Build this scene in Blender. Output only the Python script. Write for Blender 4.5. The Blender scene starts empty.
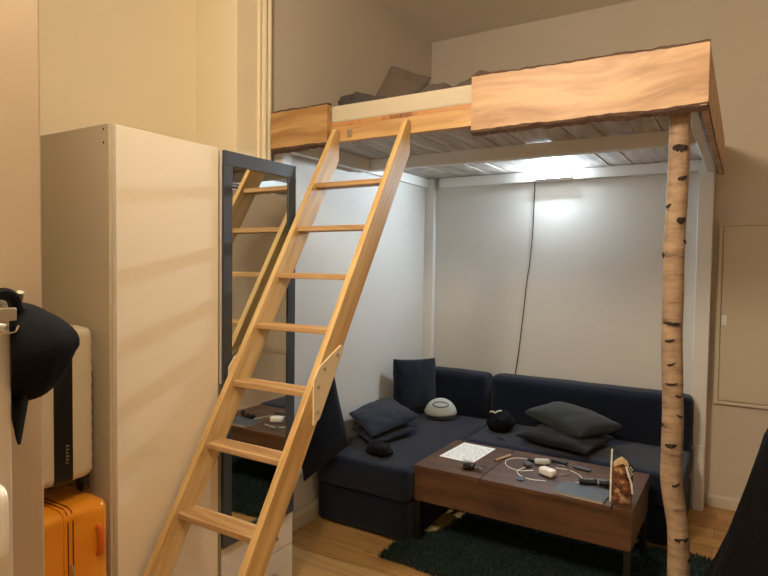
import bpy, bmesh, math, random
from mathutils import Vector, Matrix, Euler, noise
random.seed(7)
PI = math.pi
S = bpy.context.scene
C = S.collection

# ------------------------------------------------------------------ camera, world, lights, exposure
cam = bpy.data.cameras.new('camera'); cam_o = bpy.data.objects.new('camera', cam); C.objects.link(cam_o)
cam.sensor_width = 36.0; cam.lens = 36.0*588.5165/768.0; cam.clip_start = 0.02
r_ = Vector((0.8534096637434847, 0.5210861759692333, 0.012694212972593166))
d_ = Vector((0.03106260871320323, -0.026532107047989306, -0.9991652323992886))
f_ = Vector((-0.5203143858948768, 0.8530915803765474, -0.03882905254422236))
mw = Matrix.Identity(4)
for i in range(3):
    mw[i][0] = r_[i]; mw[i][1] = -d_[i]; mw[i][2] = -f_[i]
mw[0][3], mw[1][3], mw[2][3] = 0.0, 0.0, 1.55
cam_o.matrix_world = mw
S.camera = cam_o

w = bpy.data.worlds.new('world'); S.world = w; w.use_nodes = True
w.node_tree.nodes['Background'].inputs[0].default_value = (1.0, 0.8, 0.55, 1)
w.node_tree.nodes['Background'].inputs[1].default_value = 0.0

def point(name, loc, e, col, rad):
    l = bpy.data.lights.new(name, 'POINT'); l.energy = e; l.color = col; l.shadow_soft_size = rad
    o = bpy.data.objects.new(name, l); C.objects.link(o); o.location = loc
    return o
LAMP = point('ceiling_lamp_light', (-1.14, 0.42, 2.9), 252, (1.0, 0.86, 0.66), 0.25)
LED_STRENGTH = 940
S.view_settings.view_transform = 'Standard'; S.view_settings.look = 'None'
S.view_settings.exposure = 0.0; S.view_settings.gamma = 1.0; S.view_settings.use_curve_mapping = False

# ------------------------------------------------------------------ materials
def nt(name):
    m = bpy.data.materials.new(name); m.use_nodes = True
    t = m.node_tree; b = t.nodes['Principled BSDF']
    return m, t, b
def N(t, typ, **k):
    n = t.nodes.new(typ)
    for a, v in k.items(): setattr(n, a, v)
    return n
def srgb(r, g, b):
    f = lambda c: (c/255/12.92) if c/255 <= 0.04045 else ((c/255+0.055)/1.055)**2.4
    return (f(r), f(g), f(b), 1)
def plain(name, col, rough=0.5, metal=0.0, bump=0.0, bscale=60, var=0.0, vscale=6, coat=0.0, sheen=0.0, spec=0.5):
    m, t, b = nt(name)
    b.inputs['Base Color'].default_value = col
    b.inputs['Roughness'].default_value = rough; b.inputs['Metallic'].default_value = metal
    b.inputs['Coat Weight'].default_value = coat; b.inputs['Sheen Weight'].default_value = sheen
    b.inputs['Specular IOR Level'].default_value = spec
    tc = N(t, 'ShaderNodeTexCoord')
    if var:
        n = N(t, 'ShaderNodeTexNoise'); n.inputs['Scale'].default_value = vscale; n.inputs['Detail'].default_value = 6
        t.links.new(tc.outputs['Object'], n.inputs['Vector'])
        mx = N(t, 'ShaderNodeMix', data_type='RGBA')
        mx.inputs[6].default_value = tuple(c*(1-var) for c in col[:3])+(1,)
        mx.inputs[7].default_value = tuple(min(1, c*(1+var)) for c in col[:3])+(1,)
        t.links.new(n.outputs['Fac'], mx.inputs[0]); t.links.new(mx.outputs[2], b.inputs['Base Color'])
    if bump:
        n2 = N(t, 'ShaderNodeTexNoise'); n2.inputs['Scale'].default_value = bscale; n2.inputs['Detail'].default_value = 5
        t.links.new(tc.outputs['Object'], n2.inputs['Vector'])
        bp = N(t, 'ShaderNodeBump'); bp.inputs['Strength'].default_value = bump; bp.inputs['Distance'].default_value = 0.01
        t.links.new(n2.outputs['Fac'], bp.inputs['Height']); t.links.new(bp.outputs['Normal'], b.inputs['Normal'])
    return m
def wood(name, dark, light, axis='X', rot=None, along=1.2, across=22, rough=0.5, knots=0.0, knotcol=None, contrast=(0.35, 0.68), bump=0.15, seed=0.0):
    m, t, b = nt(name)
    tc = N(t, 'ShaderNodeTexCoord'); src = tc.outputs['Object']
    if rot is not None:
        mr = N(t, 'ShaderNodeMapping'); mr.inputs['Rotation'].default_value = rot
        t.links.new(src, mr.inputs['Vector']); src = mr.outputs['Vector']
    mp = N(t, 'ShaderNodeMapping'); sc = [across]*3; sc['XYZ'.index(axis)] = along
    mp.inputs['Scale'].default_value = sc; mp.inputs['Location'].default_value = (seed, seed*1.7, seed*0.6)
    t.links.new(src, mp.inputs['Vector'])
    # slow wander of the grain
    wn = N(t, 'ShaderNodeTexNoise'); wn.inputs['Scale'].default_value = 1.3
    t.links.new(src, wn.inputs['Vector'])
    vm = N(t, 'ShaderNodeVectorMath', operation='MULTIPLY_ADD'); vm.inputs[1].default_value = (3.0,)*3
    t.links.new(wn.outputs['Color'], vm.inputs[0]); t.links.new(mp.outputs['Vector'], vm.inputs[2])
    n = N(t, 'ShaderNodeTexNoise'); n.inputs['Scale'].default_value = 1.0; n.inputs['Detail'].default_value = 5; n.inputs['Roughness'].default_value = 0.6
    t.links.new(vm.outputs[0], n.inputs['Vector'])
    rp = N(t, 'ShaderNodeValToRGB'); rp.color_ramp.elements[0].position = contrast[0]; rp.color_ramp.elements[1].position = contrast[1]
    rp.color_ramp.elements[0].color = dark; rp.color_ramp.elements[1].color = light
    t.links.new(n.outputs['Fac'], rp.inputs['Fac']); out = rp.outputs['Color']
    if knots:
        mk = N(t, 'ShaderNodeMapping'); sk = [7.0]*3; sk['XYZ'.index(axis)] = 3.0; mk.inputs['Scale'].default_value = sk
        mk.inputs['Location'].default_value = (seed*2.3, seed, seed)
        t.links.new(src, mk.inputs['Vector'])
        vo = N(t, 'ShaderNodeTexVoronoi'); vo.inputs['Scale'].default_value = 1.0
        t.links.new(mk.outputs['Vector'], vo.inputs['Vector'])
        kr = N(t, 'ShaderNodeValToRGB'); kr.color_ramp.elements[0].position = 0.06; kr.color_ramp.elements[1].position = knots
        kr.color_ramp.elements[0].color = (1, 1, 1, 1); kr.color_ramp.elements[1].color = (0, 0, 0, 1)
        t.links.new(vo.outputs['Distance'], kr.inputs['Fac'])
        mx = N(t, 'ShaderNodeMix', data_type='RGBA'); mx.inputs[7].default_value = knotcol or dark
        t.links.new(kr.outputs['Color'], mx.inputs[0]); t.links.new(out, mx.inputs[6]); out = mx.outputs[2]
    t.links.new(out, b.inputs['Base Color']); b.inputs['Roughness'].default_value = rough
    if bump:
        bp = N(t, 'ShaderNodeBump'); bp.inputs['Strength'].default_value = bump; bp.inputs['Distance'].default_value = 0.003
        t.links.new(n.outputs['Fac'], bp.inputs['Height']); t.links.new(bp.outputs['Normal'], b.inputs['Normal'])
    return m
def boards(name, dark, light, width=0.135, length=2.6, gapcol=(0.05, 0.03, 0.015, 1)):
    m, t, b = nt(name)
    tc = N(t, 'ShaderNodeTexCoord')
    br = N(t, 'ShaderNodeTexBrick'); br.inputs['Scale'].default_value = 1.0
    br.inputs['Brick Width'].default_value = length; br.inputs['Row Height'].default_value = width
    br.inputs['Mortar Size'].default_value = 0.0014; br.inputs['Mortar Smooth'].default_value = 0.1
    br.inputs['Color1'].default_value = (0.0, 0, 0, 1); br.inputs['Color2'].default_value = (1, 1, 1, 1); br.inputs['Mortar'].default_value = (0.5, 0.5, 0.5, 1)
    t.links.new(tc.outputs['Object'], br.inputs['Vector'])
    mp = N(t, 'ShaderNodeMapping'); mp.inputs['Scale'].default_value = (1.6, 26, 26)
    t.links.new(tc.outputs['Object'], mp.inputs['Vector'])
    n = N(t, 'ShaderNodeTexNoise'); n.inputs['Scale'].default_value = 1; n.inputs['Detail'].default_value = 6; n.inputs['Distortion'].default_value = 1.2
    t.links.new(mp.outputs['Vector'], n.inputs['Vector'])
    ad = N(t, 'ShaderNodeMath', operation='MULTIPLY_ADD'); ad.inputs[1].default_value = 0.30
    t.links.new(br.outputs['Color'], ad.inputs[0]); 
    n2 = N(t, 'ShaderNodeMath', operation='MULTIPLY'); n2.inputs[1].default_value = 0.95
    t.links.new(n.outputs['Fac'], n2.inputs[0]); t.links.new(n2.outputs[0], ad.inputs[2])
    rp = N(t, 'ShaderNodeValToRGB'); rp.color_ramp.elements[0].position = 0.33; rp.color_ramp.elements[1].position = 0.85
    rp.color_ramp.elements[0].color = dark; rp.color_ramp.elements[1].color = light
    t.links.new(ad.outputs[0], rp.inputs['Fac'])
    # knots
    mk = N(t, 'ShaderNodeMapping'); mk.inputs['Scale'].default_value = (2.4, 7, 7)
    t.links.new(tc.outputs['Object'], mk.inputs['Vector'])
    vo = N(t, 'ShaderNodeTexVoronoi'); t.links.new(mk.outputs['Vector'], vo.inputs['Vector']); vo.inputs['Scale'].default_value = 1
    kr = N(t, 'ShaderNodeValToRGB'); kr.color_ramp.elements[0].position = 0.03; kr.color_ramp.elements[1].position = 0.08
    kr.color_ramp.elements[0].color = (1, 1, 1, 1); kr.color_ramp.elements[1].color = (0, 0, 0, 1)
    t.links.new(vo.outputs['Distance'], kr.inputs['Fac'])
    mx = N(t, 'ShaderNodeMix', data_type='RGBA'); mx.inputs[7].default_value = tuple(c*0.4 for c in dark[:3])+(1,)
    t.links.new(kr.outputs['Color'], mx.inputs[0]); t.links.new(rp.outputs['Color'], mx.inputs[6])
    mg = N(t, 'ShaderNodeMix', data_type='RGBA'); mg.inputs[7].default_value = gapcol
    t.links.new(br.outputs['Fac'], mg.inputs[0]); t.links.new(mx.outputs[2], mg.inputs[6])
    t.links.new(mg.outputs[2], b.inputs['Base Color']); b.inputs['Roughness'].default_value = 0.38
    bp = N(t, 'ShaderNodeBump'); bp.inputs['Strength'].default_value = 0.3; bp.inputs['Distance'].default_value = 0.003; bp.invert = True
    t.links.new(br.outputs['Fac'], bp.inputs['Height']); t.links.new(bp.outputs['Normal'], b.inputs['Normal'])
    return m
def emis(name, col, s):
    m, t, b = nt(name)
    b.inputs['Base Color'].default_value = (0.8, 0.8, 0.8, 1)
    b.inputs['Emission Color'].default_value = col; b.inputs['Emission Strength'].default_value = s
    return m

M = {}
M['wall_cream'] = plain('paint_cream', srgb(240, 226, 196), 0.75, bump=0.12, bscale=9, var=0.03, vscale=3)
M['wall_beige'] = plain('paint_beige', srgb(204, 193, 178), 0.8, bump=0.12, bscale=9, var=0.03, vscale=3)
M['wall_tan'] = plain('paint_tan', srgb(190, 170, 142), 0.8, bump=0.1, bscale=9, var=0.02, vscale=3)
M['ceiling'] = plain('paint_ceiling', srgb(230, 222, 206), 0.85, bump=0.1, bscale=7)
M['white_wall'] = plain('paint_white_wall', srgb(216, 214, 208), 0.7, bump=0.25, bscale=12, var=0.03, vscale=4)
M['white_trim'] = plain('paint_white_wood', srgb(226, 225, 220), 0.5, bump=0.12, bscale=30, var=0.04, vscale=8)
M['baseboard'] = plain('paint_baseboard', srgb(205, 195, 175), 0.5)
M['floor'] = boards('pine_floorboards', srgb(160, 116, 62), srgb(206, 164, 104), length=7.0)
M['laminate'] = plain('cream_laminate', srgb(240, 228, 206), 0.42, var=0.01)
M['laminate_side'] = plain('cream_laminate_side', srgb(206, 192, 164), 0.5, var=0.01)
M['drawer'] = plain('white_drawer', srgb(216, 208, 194), 0.4)
M['frame_black'] = plain('charcoal_frame', srgb(62, 68, 76), 0.45, var=0.06)
M['grey_metal'] = plain('grey_metal', srgb(150, 145, 132), 0.35, metal=0.6)
M['chrome'] = plain('chrome', srgb(200, 200, 200), 0.2, metal=1)
M['mirror'] = plain('mirror_glass', srgb(222, 226, 222), 0.015, metal=1)
M['deck'] = wood('deck_boards', srgb(158, 148, 138), srgb(206, 198, 188), 'Y', along=1.5, across=20, rough=0.7, knots=0.09, knotcol=srgb(120, 105, 90), seed=3)
M['deck_edge'] = wood('deck_edge', srgb(110, 60, 35), srgb(190, 135, 85), 'Z', along=1.0, across=6, contrast=(0.42, 0.55))
M['beam'] = wood('pine_beam', srgb(178, 136, 84), srgb(212, 172, 118), 'X', along=1.0, across=20, knots=0.10, knotcol=srgb(130, 76, 36), seed=1)
M['plank'] = wood('live_edge_pine', srgb(166, 128, 94), srgb(200, 164, 126), 'X', along=0.8, across=16, knots=0.16, knotcol=srgb(140, 88, 50), seed=5, contrast=(0.38, 0.6))
M['plank_left'] = wood('live_edge_pine_left', srgb(162, 120, 72), srgb(200, 162, 108), 'X', along=0.8, across=16, knots=0.16, knotcol=srgb(105, 62, 28), seed=9, contrast=(0.38, 0.6))
M['knot'] = plain('birch_knot', srgb(48, 38, 32), 0.95, bump=0.8, bscale=80, var=0.4, vscale=50)
M['bark'] = plain('dark_bark', srgb(88, 66, 54), 0.9, bump=0.9, bscale=60, var=0.4, vscale=35)
LA = math.atan(0.615)
M['ladder'] = wood('ladder_pine', srgb(186, 146, 88), srgb(222, 190, 132), 'Z', rot=(LA, 0, 0), along=1.2, across=24, knots=0.08, knotcol=srgb(150, 92, 40), seed=2, rough=0.42)
M['tread'] = wood('tread_pine', srgb(172, 132, 84), srgb(208, 172, 124), 'X', along=1.4, across=30, seed=6, rough=0.5)
M['plywood'] = plain('plywood', srgb(222, 204, 168), 0.6, var=0.04, vscale=20)
M['screw'] = plain('screw_metal', srgb(190, 180, 160), 0.35, metal=0.9)
M['navy'] = plain('navy_fabric', srgb(20, 29, 48), 0.92, bump=0.5, bscale=420, var=0.12, vscale=14, sheen=0.15, spec=0.2)
M['navy_back'] = plain('navy_back_fabric', srgb(16, 24, 40), 0.92, bump=0.5, bscale=420, var=0.1, vscale=10, sheen=0.12, spec=0.2)
M['grey_fabric'] = plain('charcoal_fabric', srgb(44, 47, 50), 0.92, bump=0.5, bscale=380, var=0.1, vscale=10, sheen=0.15, spec=0.2)
M['dark_fabric'] = plain('black_fabric', srgb(20, 20, 24), 0.95, bump=0.5, bscale=380, sheen=0.1, spec=0.2)
M['black_cloth'] = plain('black_cloth', srgb(14, 14, 16), 0.95, bump=0.25, bscale=200, spec=0.2)
M['coat'] = plain('black_coat_cloth', srgb(9, 9, 9), 0.75, bump=0.8, bscale=26, var=0.4, vscale=9, spec=0.12)
M['walnut'] = wood('walnut_table', srgb(56, 35, 23), srgb(102, 68, 45), 'X', along=1.6, across=18, rough=0.45, knots=0.14, knotcol=srgb(48, 28, 18), seed=4, contrast=(0.32, 0.72))
M['black_metal'] = plain('black_metal', srgb(24, 24, 25), 0.4, metal=0.3)
M['black_plastic'] = plain('black_plastic', srgb(18, 18, 19), 0.3)
M['rug'] = plain('dark_green_pile', srgb(26, 48, 42), 0.95, var=0.35, vscale=10, sheen=0.2, spec=0.1)
M['suit_white'] = plain('white_suitcase_shell', srgb(206, 194, 168), 0.35, bump=0.05, bscale=200)
M['suit_orange'] = plain('orange_suitcase_shell', srgb(236, 150, 34), 0.22, coat=0.5)
M['suit_orange2'] = plain('orange_trim', srgb(214, 104, 20), 0.3)
M['zip_red'] = plain('dark_red_zip', srgb(120, 52, 18), 0.5)
M['pale_grey'] = plain('pale_grey_plush', srgb(196, 200, 190), 0.9, bump=0.5, bscale=150, var=0.06, sheen=0.2)
M['sheet'] = plain('pale_sheet', srgb(196, 184, 160), 0.9, bump=0.3, bscale=40)
M['bedding'] = plain('grey_brown_bedding', srgb(98, 86, 78), 0.95, bump=0.5, bscale=40, var=0.15)
M['bedding_dark'] = plain('dark_grey_bedding', srgb(74, 68, 68), 0.95, bump=0.5, bscale=40, var=0.2)
M['box_paint'] = plain('panel_paint', srgb(206, 194, 172), 0.5)
M['white_plastic'] = plain('white_plastic', srgb(238, 236, 230), 0.35)
M['led'] = emis('led_diffuser', (0.74, 0.88, 1.0, 1), LED_STRENGTH)
M['kraft'] = plain('kraft_paper', srgb(122, 80, 56), 0.7, var=0.75, vscale=70, bump=0.5, bscale=40)
M['tan'] = plain('tan_paper', srgb(206, 178, 132), 0.8, var=0.2, vscale=60, bump=0.4, bscale=50)
M['grey_cover'] = plain('slate_notebook_cover', srgb(72, 78, 84), 0.5)
M['page'] = plain('pages', srgb(225, 220, 205), 0.8)
def mottled(name, cols, scale):
    m, t, b = nt(name); tc = N(t, 'ShaderNodeTexCoord'); n = N(t, 'ShaderNodeTexNoise'); n.inputs['Scale'].default_value = scale; n.inputs['Detail'].default_value = 3
    t.links.new(tc.outputs['Object'], n.inputs['Vector']); rp = N(t, 'ShaderNodeValToRGB'); e = rp.color_ramp.elements
    e[0].position = 0.36; e[0].color = cols[0]; e[1].position = 0.64; e[1].color = cols[-1]
    for k, c in enumerate(cols[1:-1]): e.new(0.36+0.28*(k+1)/(len(cols)-1)).color = c
    t.links.new(n.outputs['Fac'], rp.inputs['Fac']); t.links.new(rp.outputs['Color'], b.inputs['Base Color']); b.inputs['Roughness'].default_value = 0.5
    return m
M['kraft'] = mottled('printed_wrapper', [srgb(48, 26, 20), srgb(96, 54, 38), srgb(118, 68, 48), srgb(140, 96, 66), srgb(186, 160, 120)], 34)
M['yellowish'] = plain('yellowed_board', srgb(222, 194, 140), 0.7, var=0.2, vscale=18)

def birch_mat():
    m, t, b = nt('birch_bark')
    tc = N(t, 'ShaderNodeTexCoord')
    mp = N(t, 'ShaderNodeMapping'); mp.inputs['Scale'].default_value = (9, 9, 40); t.links.new(tc.outputs['Object'], mp.inputs['Vector'])
    n = N(t, 'ShaderNodeTexNoise'); n.inputs['Scale'].default_value = 1; n.inputs['Detail'].default_value = 6; n.inputs['Roughness'].default_value = 0.65
    t.links.new(mp.outputs['Vector'], n.inputs['Vector'])
    rp = N(t, 'ShaderNodeValToRGB'); e = rp.color_ramp.elements
    e[0].position = 0.26; e[0].color = srgb(70, 48, 30); e[1].position = 0.42; e[1].color = srgb(146, 122, 100)
    x = e.new(0.75); x.color = srgb(184, 158, 128)
    t.links.new(n.outputs['Fac'], rp.inputs['Fac']); t.links.new(rp.outputs['Color'], b.inputs['Base Color'])
    b.inputs['Roughness'].default_value = 0.75
    n2 = N(t, 'ShaderNodeTexNoise'); n2.inputs['Scale'].default_value = 45; n2.inputs['Detail'].default_value = 5; t.links.new(tc.outputs['Object'], n2.inputs['Vector'])
    bp = N(t, 'ShaderNodeBump'); bp.inputs['Strength'].default_value = 0.6; bp.inputs['Distance'].default_value = 0.006
    t.links.new(n2.outputs['Fac'], bp.inputs['Height']); t.links.new(bp.outputs['Normal'], b.inputs['Normal'])
    return m
M['birch'] = birch_mat()
def page_mat():
    m, t, b = nt('printed_page')
    tc = N(t, 'ShaderNodeTexCoord'); sp = N(t, 'ShaderNodeSeparateXYZ'); t.links.new(tc.outputs['Object'], sp.inputs[0])
    wv = N(t, 'ShaderNodeMath', operation='MULTIPLY'); wv.inputs[1].default_value = 60*2*PI; t.links.new(sp.outputs['Y'], wv.inputs[0])
    sn = N(t, 'ShaderNodeMath', operation='SINE'); t.links.new(wv.outputs[0], sn.inputs[0])
    gt = N(t, 'ShaderNodeMath', operation='GREATER_THAN'); gt.inputs[1].default_value = 0.3; t.links.new(sn.outputs[0], gt.inputs[0])
    mp = N(t, 'ShaderNodeMapping'); mp.inputs['Scale'].default_value = (120, 30, 1); t.links.new(tc.outputs['Object'], mp.inputs['Vector'])
    n = N(t, 'ShaderNodeTexNoise'); n.inputs['Scale'].default_value = 1; t.links.new(mp.outputs['Vector'], n.inputs['Vector'])
    g2 = N(t, 'ShaderNodeMath', operation='GREATER_THAN'); g2.inputs[1].default_value = 0.47; t.links.new(n.outputs['Fac'], g2.inputs[0])
    mu = N(t, 'ShaderNodeMath', operation='MULTIPLY'); t.links.new(gt.outputs[0], mu.inputs[0]); t.links.new(g2.outputs[0], mu.inputs[1])
    # margins
    def margin(sock, lim):
        a = N(t, 'ShaderNodeMath', operation='ABSOLUTE'); t.links.new(sock, a.inputs[0])
        l = N(t, 'ShaderNodeMath', operation='LESS_THAN'); l.inputs[1].default_value = lim; t.links.new(a.outputs[0], l.inputs[0]); return l.outputs[0]
    m1 = N(t, 'ShaderNodeMath', operation='MULTIPLY'); t.links.new(margin(sp.outputs['X'], 0.092), m1.inputs[0]); t.links.new(margin(sp.outputs['Y'], 0.135), m1.inputs[1])
    m2 = N(t, 'ShaderNodeMath', operation='MULTIPLY'); t.links.new(m1.outputs[0], m2.inputs[0]); t.links.new(mu.outputs[0], m2.inputs[1])
    mx = N(t, 'ShaderNodeMix', data_type='RGBA'); mx.inputs[6].default_value = srgb(246, 246, 242); mx.inputs[7].default_value = srgb(165, 165, 165)
    t.links.new(m2.outputs[0], mx.inputs[0]); t.links.new(mx.outputs[2], b.inputs['Base Color']); b.inputs['Roughness'].default_value = 0.7
    return m
M['printed'] = page_mat()

# ------------------------------------------------------------------ helpers
ORG = {}     # object name -> world origin of its thing
def empty(name, loc, label, cat, group=None):
    o = bpy.data.objects.new(name, None); C.objects.link(o); o.location = loc; o.empty_display_size = 0.1
    o['label'] = label; o['category'] = cat
    if group: o['group'] = group
    ORG[o.name] = Vector(loc); return o
def obj(name, bm, mat, parent=None, origin=None, smooth=False, label=None, cat=None, group=None, kind=None, sharp=35):
    """mesh given in WORLD coordinates"""
    if parent is not None: org = ORG[parent.name]
    elif origin is not None: org = Vector(origin)
    else:
        vs = [v.co for v in bm.verts]
        org = Vector(((min(v.x for v in vs)+max(v.x for v in vs))/2, (min(v.y for v in vs)+max(v.y for v in vs))/2, min(v.z for v in vs)))
    bmesh.ops.translate(bm, verts=bm.verts, vec=-org)
    me = bpy.data.meshes.new(name)
    bmesh.ops.recalc_face_normals(bm, faces=bm.faces)
    if smooth:
        for f in bm.faces: f.smooth = True
        for e in bm.edges:
            if len(e.link_faces) == 2 and e.calc_face_angle(0) > math.radians(sharp): e.smooth = False
    bm.to_mesh(me); bm.free()
    me.materials.append(M[mat] if isinstance(mat, str) else mat)
    o = bpy.data.objects.new(name, me); C.objects.link(o)
    if parent is not None: o.parent = parent
    else: o.location = org
    ORG[o.name] = org
    if label: o['label'] = label
    if cat: o['category'] = cat
    if group: o['group'] = group
    if kind: o['kind'] = kind
    return o
def B(): return bmesh.new()
def box(bm, x0, x1, y0, y1, z0, z1, bev=0.0, seg=2, mat4=None):
    r = bmesh.ops.create_cube(bm, size=1.0)
    vs = r['verts']
    for v in vs:
        v.co = Vector(((x0+x1)/2+v.co.x*(x1-x0), (y0+y1)/2+v.co.y*(y1-y0), (z0+z1)/2+v.co.z*(z1-z0)))
    if bev > 0:
        es = list({e for v in vs for e in v.link_edges})
        rr = bmesh.ops.bevel(bm, geom=es, offset=bev, segments=seg, affect='EDGES', profile=0.5)
        vs = list({v for f in rr['faces'] for v in f.verts} | {v for v in vs if v.is_valid})
    if mat4 is not None: bmesh.ops.transform(bm, matrix=mat4, verts=vs)
    return bm
def prism(bm, pts, d0, d1, axis='X'):
    """extrude polygon pts (2 coords) along axis from d0 to d1; axis X: pts=(y,z); Y: (x,z); Z: (x,y)"""
    def mk(p, d): return {'X': (d, p[0], p[1]), 'Y': (p[0], d, p[1]), 'Z': (p[0], p[1], d)}[axis]
    a = [bm.verts.new(mk(p, d0)) for p in pts]; b = [bm.verts.new(mk(p, d1)) for p in pts]
    bm.faces.new(a); bm.faces.new(list(reversed(b)))
    n = len(pts)
    for i in range(n): bm.faces.new((a[i], b[i], b[(i+1) % n], a[(i+1) % n]))
    return bm
def tube(bm, pts, rad, seg=8, cap=True):
    pts = [Vector(p) for p in pts]; n = len(pts)
    rads = rad if isinstance(rad, (list, tuple)) else [rad]*n
    rings = []; prev = None
    for i, p in enumerate(pts):
        t = (pts[min(i+1, n-1)]-pts[max(i-1, 0)]).normalized()
        if prev is None:
            u = t.orthogonal().normalized()
        else:
            u = (prev - t*prev.dot(t)).normalized()
        prev = u; v = t.cross(u)
        rings.append([bm.verts.new(p+(u*math.cos(2*PI*k/seg)+v*math.sin(2*PI*k/seg))*rads[i]) for k in range(seg)])
    for i in range(n-1):
        for k in range(seg):
            bm.faces.new((rings[i][k], rings[i][(k+1) % seg], rings[i+1][(k+1) % seg], rings[i+1][k]))
    if cap: bm.faces.new(rings[0][::-1]); bm.faces.new(rings[-1])
    return bm
def smoothpts(pts, k=6):
    """Catmull-Rom"""
    P = [Vector(p) for p in pts]; P = [P[0]*2-P[1]]+P+[P[-1]*2-P[-2]]; out = []
    for i in range(1, len(P)-2):
        for j in range(k):
            t = j/k; a, b, c, d = P[i-1:i+3]
            out.append(0.5*((2*b)+(c-a)*t+(2*a-5*b+4*c-d)*t*t+(3*b-a-3*c+d)*t**3))
    out.append(P[-2]); return out
def revolve(bm, prof, center, axis='Z', seg=20):
    """prof: list of (r, h)"""
    c = Vector(center); rings = []
    for r, h in prof:
        ring = []
        for k in range(seg):
            a = 2*PI*k/seg
            q = {'Z': (r*math.cos(a), r*math.sin(a), h), 'X': (h, r*math.cos(a), r*math.sin(a)), 'Y': (r*math.cos(a), h, r*math.sin(a))}[axis]
            ring.append(bm.verts.new(c+Vector(q)))
        rings.append(ring)
    for i in range(len(rings)-1):
        for k in range(seg): bm.faces.new((rings[i][k], rings[i][(k+1) % seg], rings[i+1][(k+1) % seg], rings[i+1][k]))
    bm.faces.new(rings[0][::-1]); bm.faces.new(rings[-1])
    return bm
def pillow(bm, a, b, T, mat4, n=26, pinch=0.10, wr=0.006, seed=0.0, flat=0.0, ears=0.0, pw=0.5):
    top = {}; bot = {}
    for i in range(n+1):
        for j in range(n+1):
            u = -1+2*i/n; v = -1+2*j/n
            uu = math.sin(u*PI/2); vv = math.sin(v*PI/2)
            x = a*uu*(1-pinch*(1-vv*vv)*abs(uu)); y = b*vv*(1-pinch*(1-uu*uu)*abs(vv))
            k = (max(0, 1-uu**2)**pw)*(max(0, 1-vv**2)**pw)
            w_ = noise.noise(Vector((x*9+seed, y*9, seed)))*wr*2*min(1, k*3) + noise.noise(Vector((x*22+seed, y*16, seed*2)))*wr*min(1, k*3)
            z = T*k
            edge = (i in (0, n) or j in (0, n))
            top[i, j] = bm.verts.new(mat4 @ Vector((x, y, (0 if edge else z+w_))))
            bot[i, j] = top[i, j] if edge else bm.verts.new(mat4 @ Vector((x, y, -z*(1-flat)+w_*0.5)))
    for i in range(n):
        for j in range(n):
            bm.faces.new((top[i, j], top[i+1, j], top[i+1, j+1], top[i, j+1]))
            q = (bot[i, j], bot[i, j+1], bot[i+1, j+1], bot[i+1, j])
            if len(set(q)) == 4 and not all(x in (top[i, j], top[i+1, j], top[i+1, j+1], top[i, j+1]) for x in q): bm.faces.new(q)
    return bm
def pillow4(bm, A, Bc, Cc, D, T, n=28, pinch=0.06, wr=0.006, seed=0.0, flat=0.0):
    A, Bc, Cc, D = map(Vector, (A, Bc, Cc, D))
    ex = ((D-A)+(Cc-Bc)).normalized(); ey = ((Bc-A)+(Cc-D)).normalized(); nz = ex.cross(ey).normalized()
    if nz.z < 0: nz = -nz
    pillow(bm, 1.0, 1.0, T, Matrix.Identity(4), n=n, pinch=pinch, wr=0.0, seed=seed, flat=flat, pw=0.34)
    for v in bm.verts:
        u, w_, h = (v.co.x+1)/2, (v.co.y+1)/2, v.co.z
        base = A*(1-u)*(1-w_)+D*u*(1-w_)+Cc*u*w_+Bc*(1-u)*w_
        k = min(1, abs(h)/(T*0.4)); nn = noise.noise(base*7+Vector((seed, 0, 0)))*1.6+noise.noise(base*18+Vector((0, seed, 0)))
        v.co = base+nz*(h+nn*wr*k)
    return bm
def soft(bm, x0, x1, y0, y1, z0, z1, r=0.04, puff=(0, 0, 0), n=14, wr=0.004, seed=0.0, mat4=None):
    """rounded, slightly puffed cushion block"""
    H = Vector(((x1-x0)/2, (y1-y0)/2, (z1-z0)/2)); c = Vector(((x0+x1)/2, (y0+y1)/2, (z0+z1)/2)); vd = {}
    def V(i, j, k):
        key = (i, j, k)
        if key in vd: return vd[key]
        p = Vector((math.sin((-1+2*i/n)*PI/2*0.999), math.sin((-1+2*j/n)*PI/2*0.999), math.sin((-1+2*k/n)*PI/2*0.999)))
        for q in range(3):
            if (i, j, k)[q] == 0: p[q] = -1
            if (i, j, k)[q] == n: p[q] = 1
        s = Vector((p[0]*H[0], p[1]*H[1], p[2]*H[2]))
        inn = Vector([max(-(H[q]-r), min(H[q]-r, s[q])) for q in range(3)])
        d = s-inn
        if d.length > 1e-9: s = inn+d.normalized()*r
        for q in range(3):
            o1, o2 = [p[w] for w in range(3) if w != q]
            if abs(p[q]) > 0.999: s[q] += math.copysign(puff[q]*(1-o1*o1)*(1-o2*o2), p[q])
        nn = noise.noise(Vector((s.x*7+seed, s.y*7, s.z*7)))
        s = s*(1+0.0)+s.normalized()*nn*wr
        co = c+s
        if mat4 is not None: co = mat4 @ co
        vd[key] = bm.verts.new(co); return vd[key]
    for i in range(n):
        for j in range(n):
            bm.faces.new((V(i, j, 0), V(i, j+1, 0), V(i+1, j+1, 0), V(i+1, j, 0)))
            bm.faces.new((V(i, j, n), V(i+1, j, n), V(i+1, j+1, n), V(i, j+1, n)))
            bm.faces.new((V(i, 0, j), V(i+1, 0, j), V(i+1, 0, j+1), V(i, 0, j+1)))
            bm.faces.new((V(i, n, j), V(i, n, j+1), V(i+1, n, j+1), V(i+1, n, j)))
            bm.faces.new((V(0, i, j), V(0, i, j+1), V(0, i+1, j+1), V(0, i+1, j)))
            bm.faces.new((V(n, i, j), V(n, i+1, j), V(n, i+1, j+1), V(n, i, j+1)))
    return bm
def TR(loc, rx=0, ry=0, rz=0):
    return Matrix.Translation(Vector(loc)) @ Euler((math.radians(rx), math.radians(ry), math.radians(rz)), 'XYZ').to_matrix().to_4x4()
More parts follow.
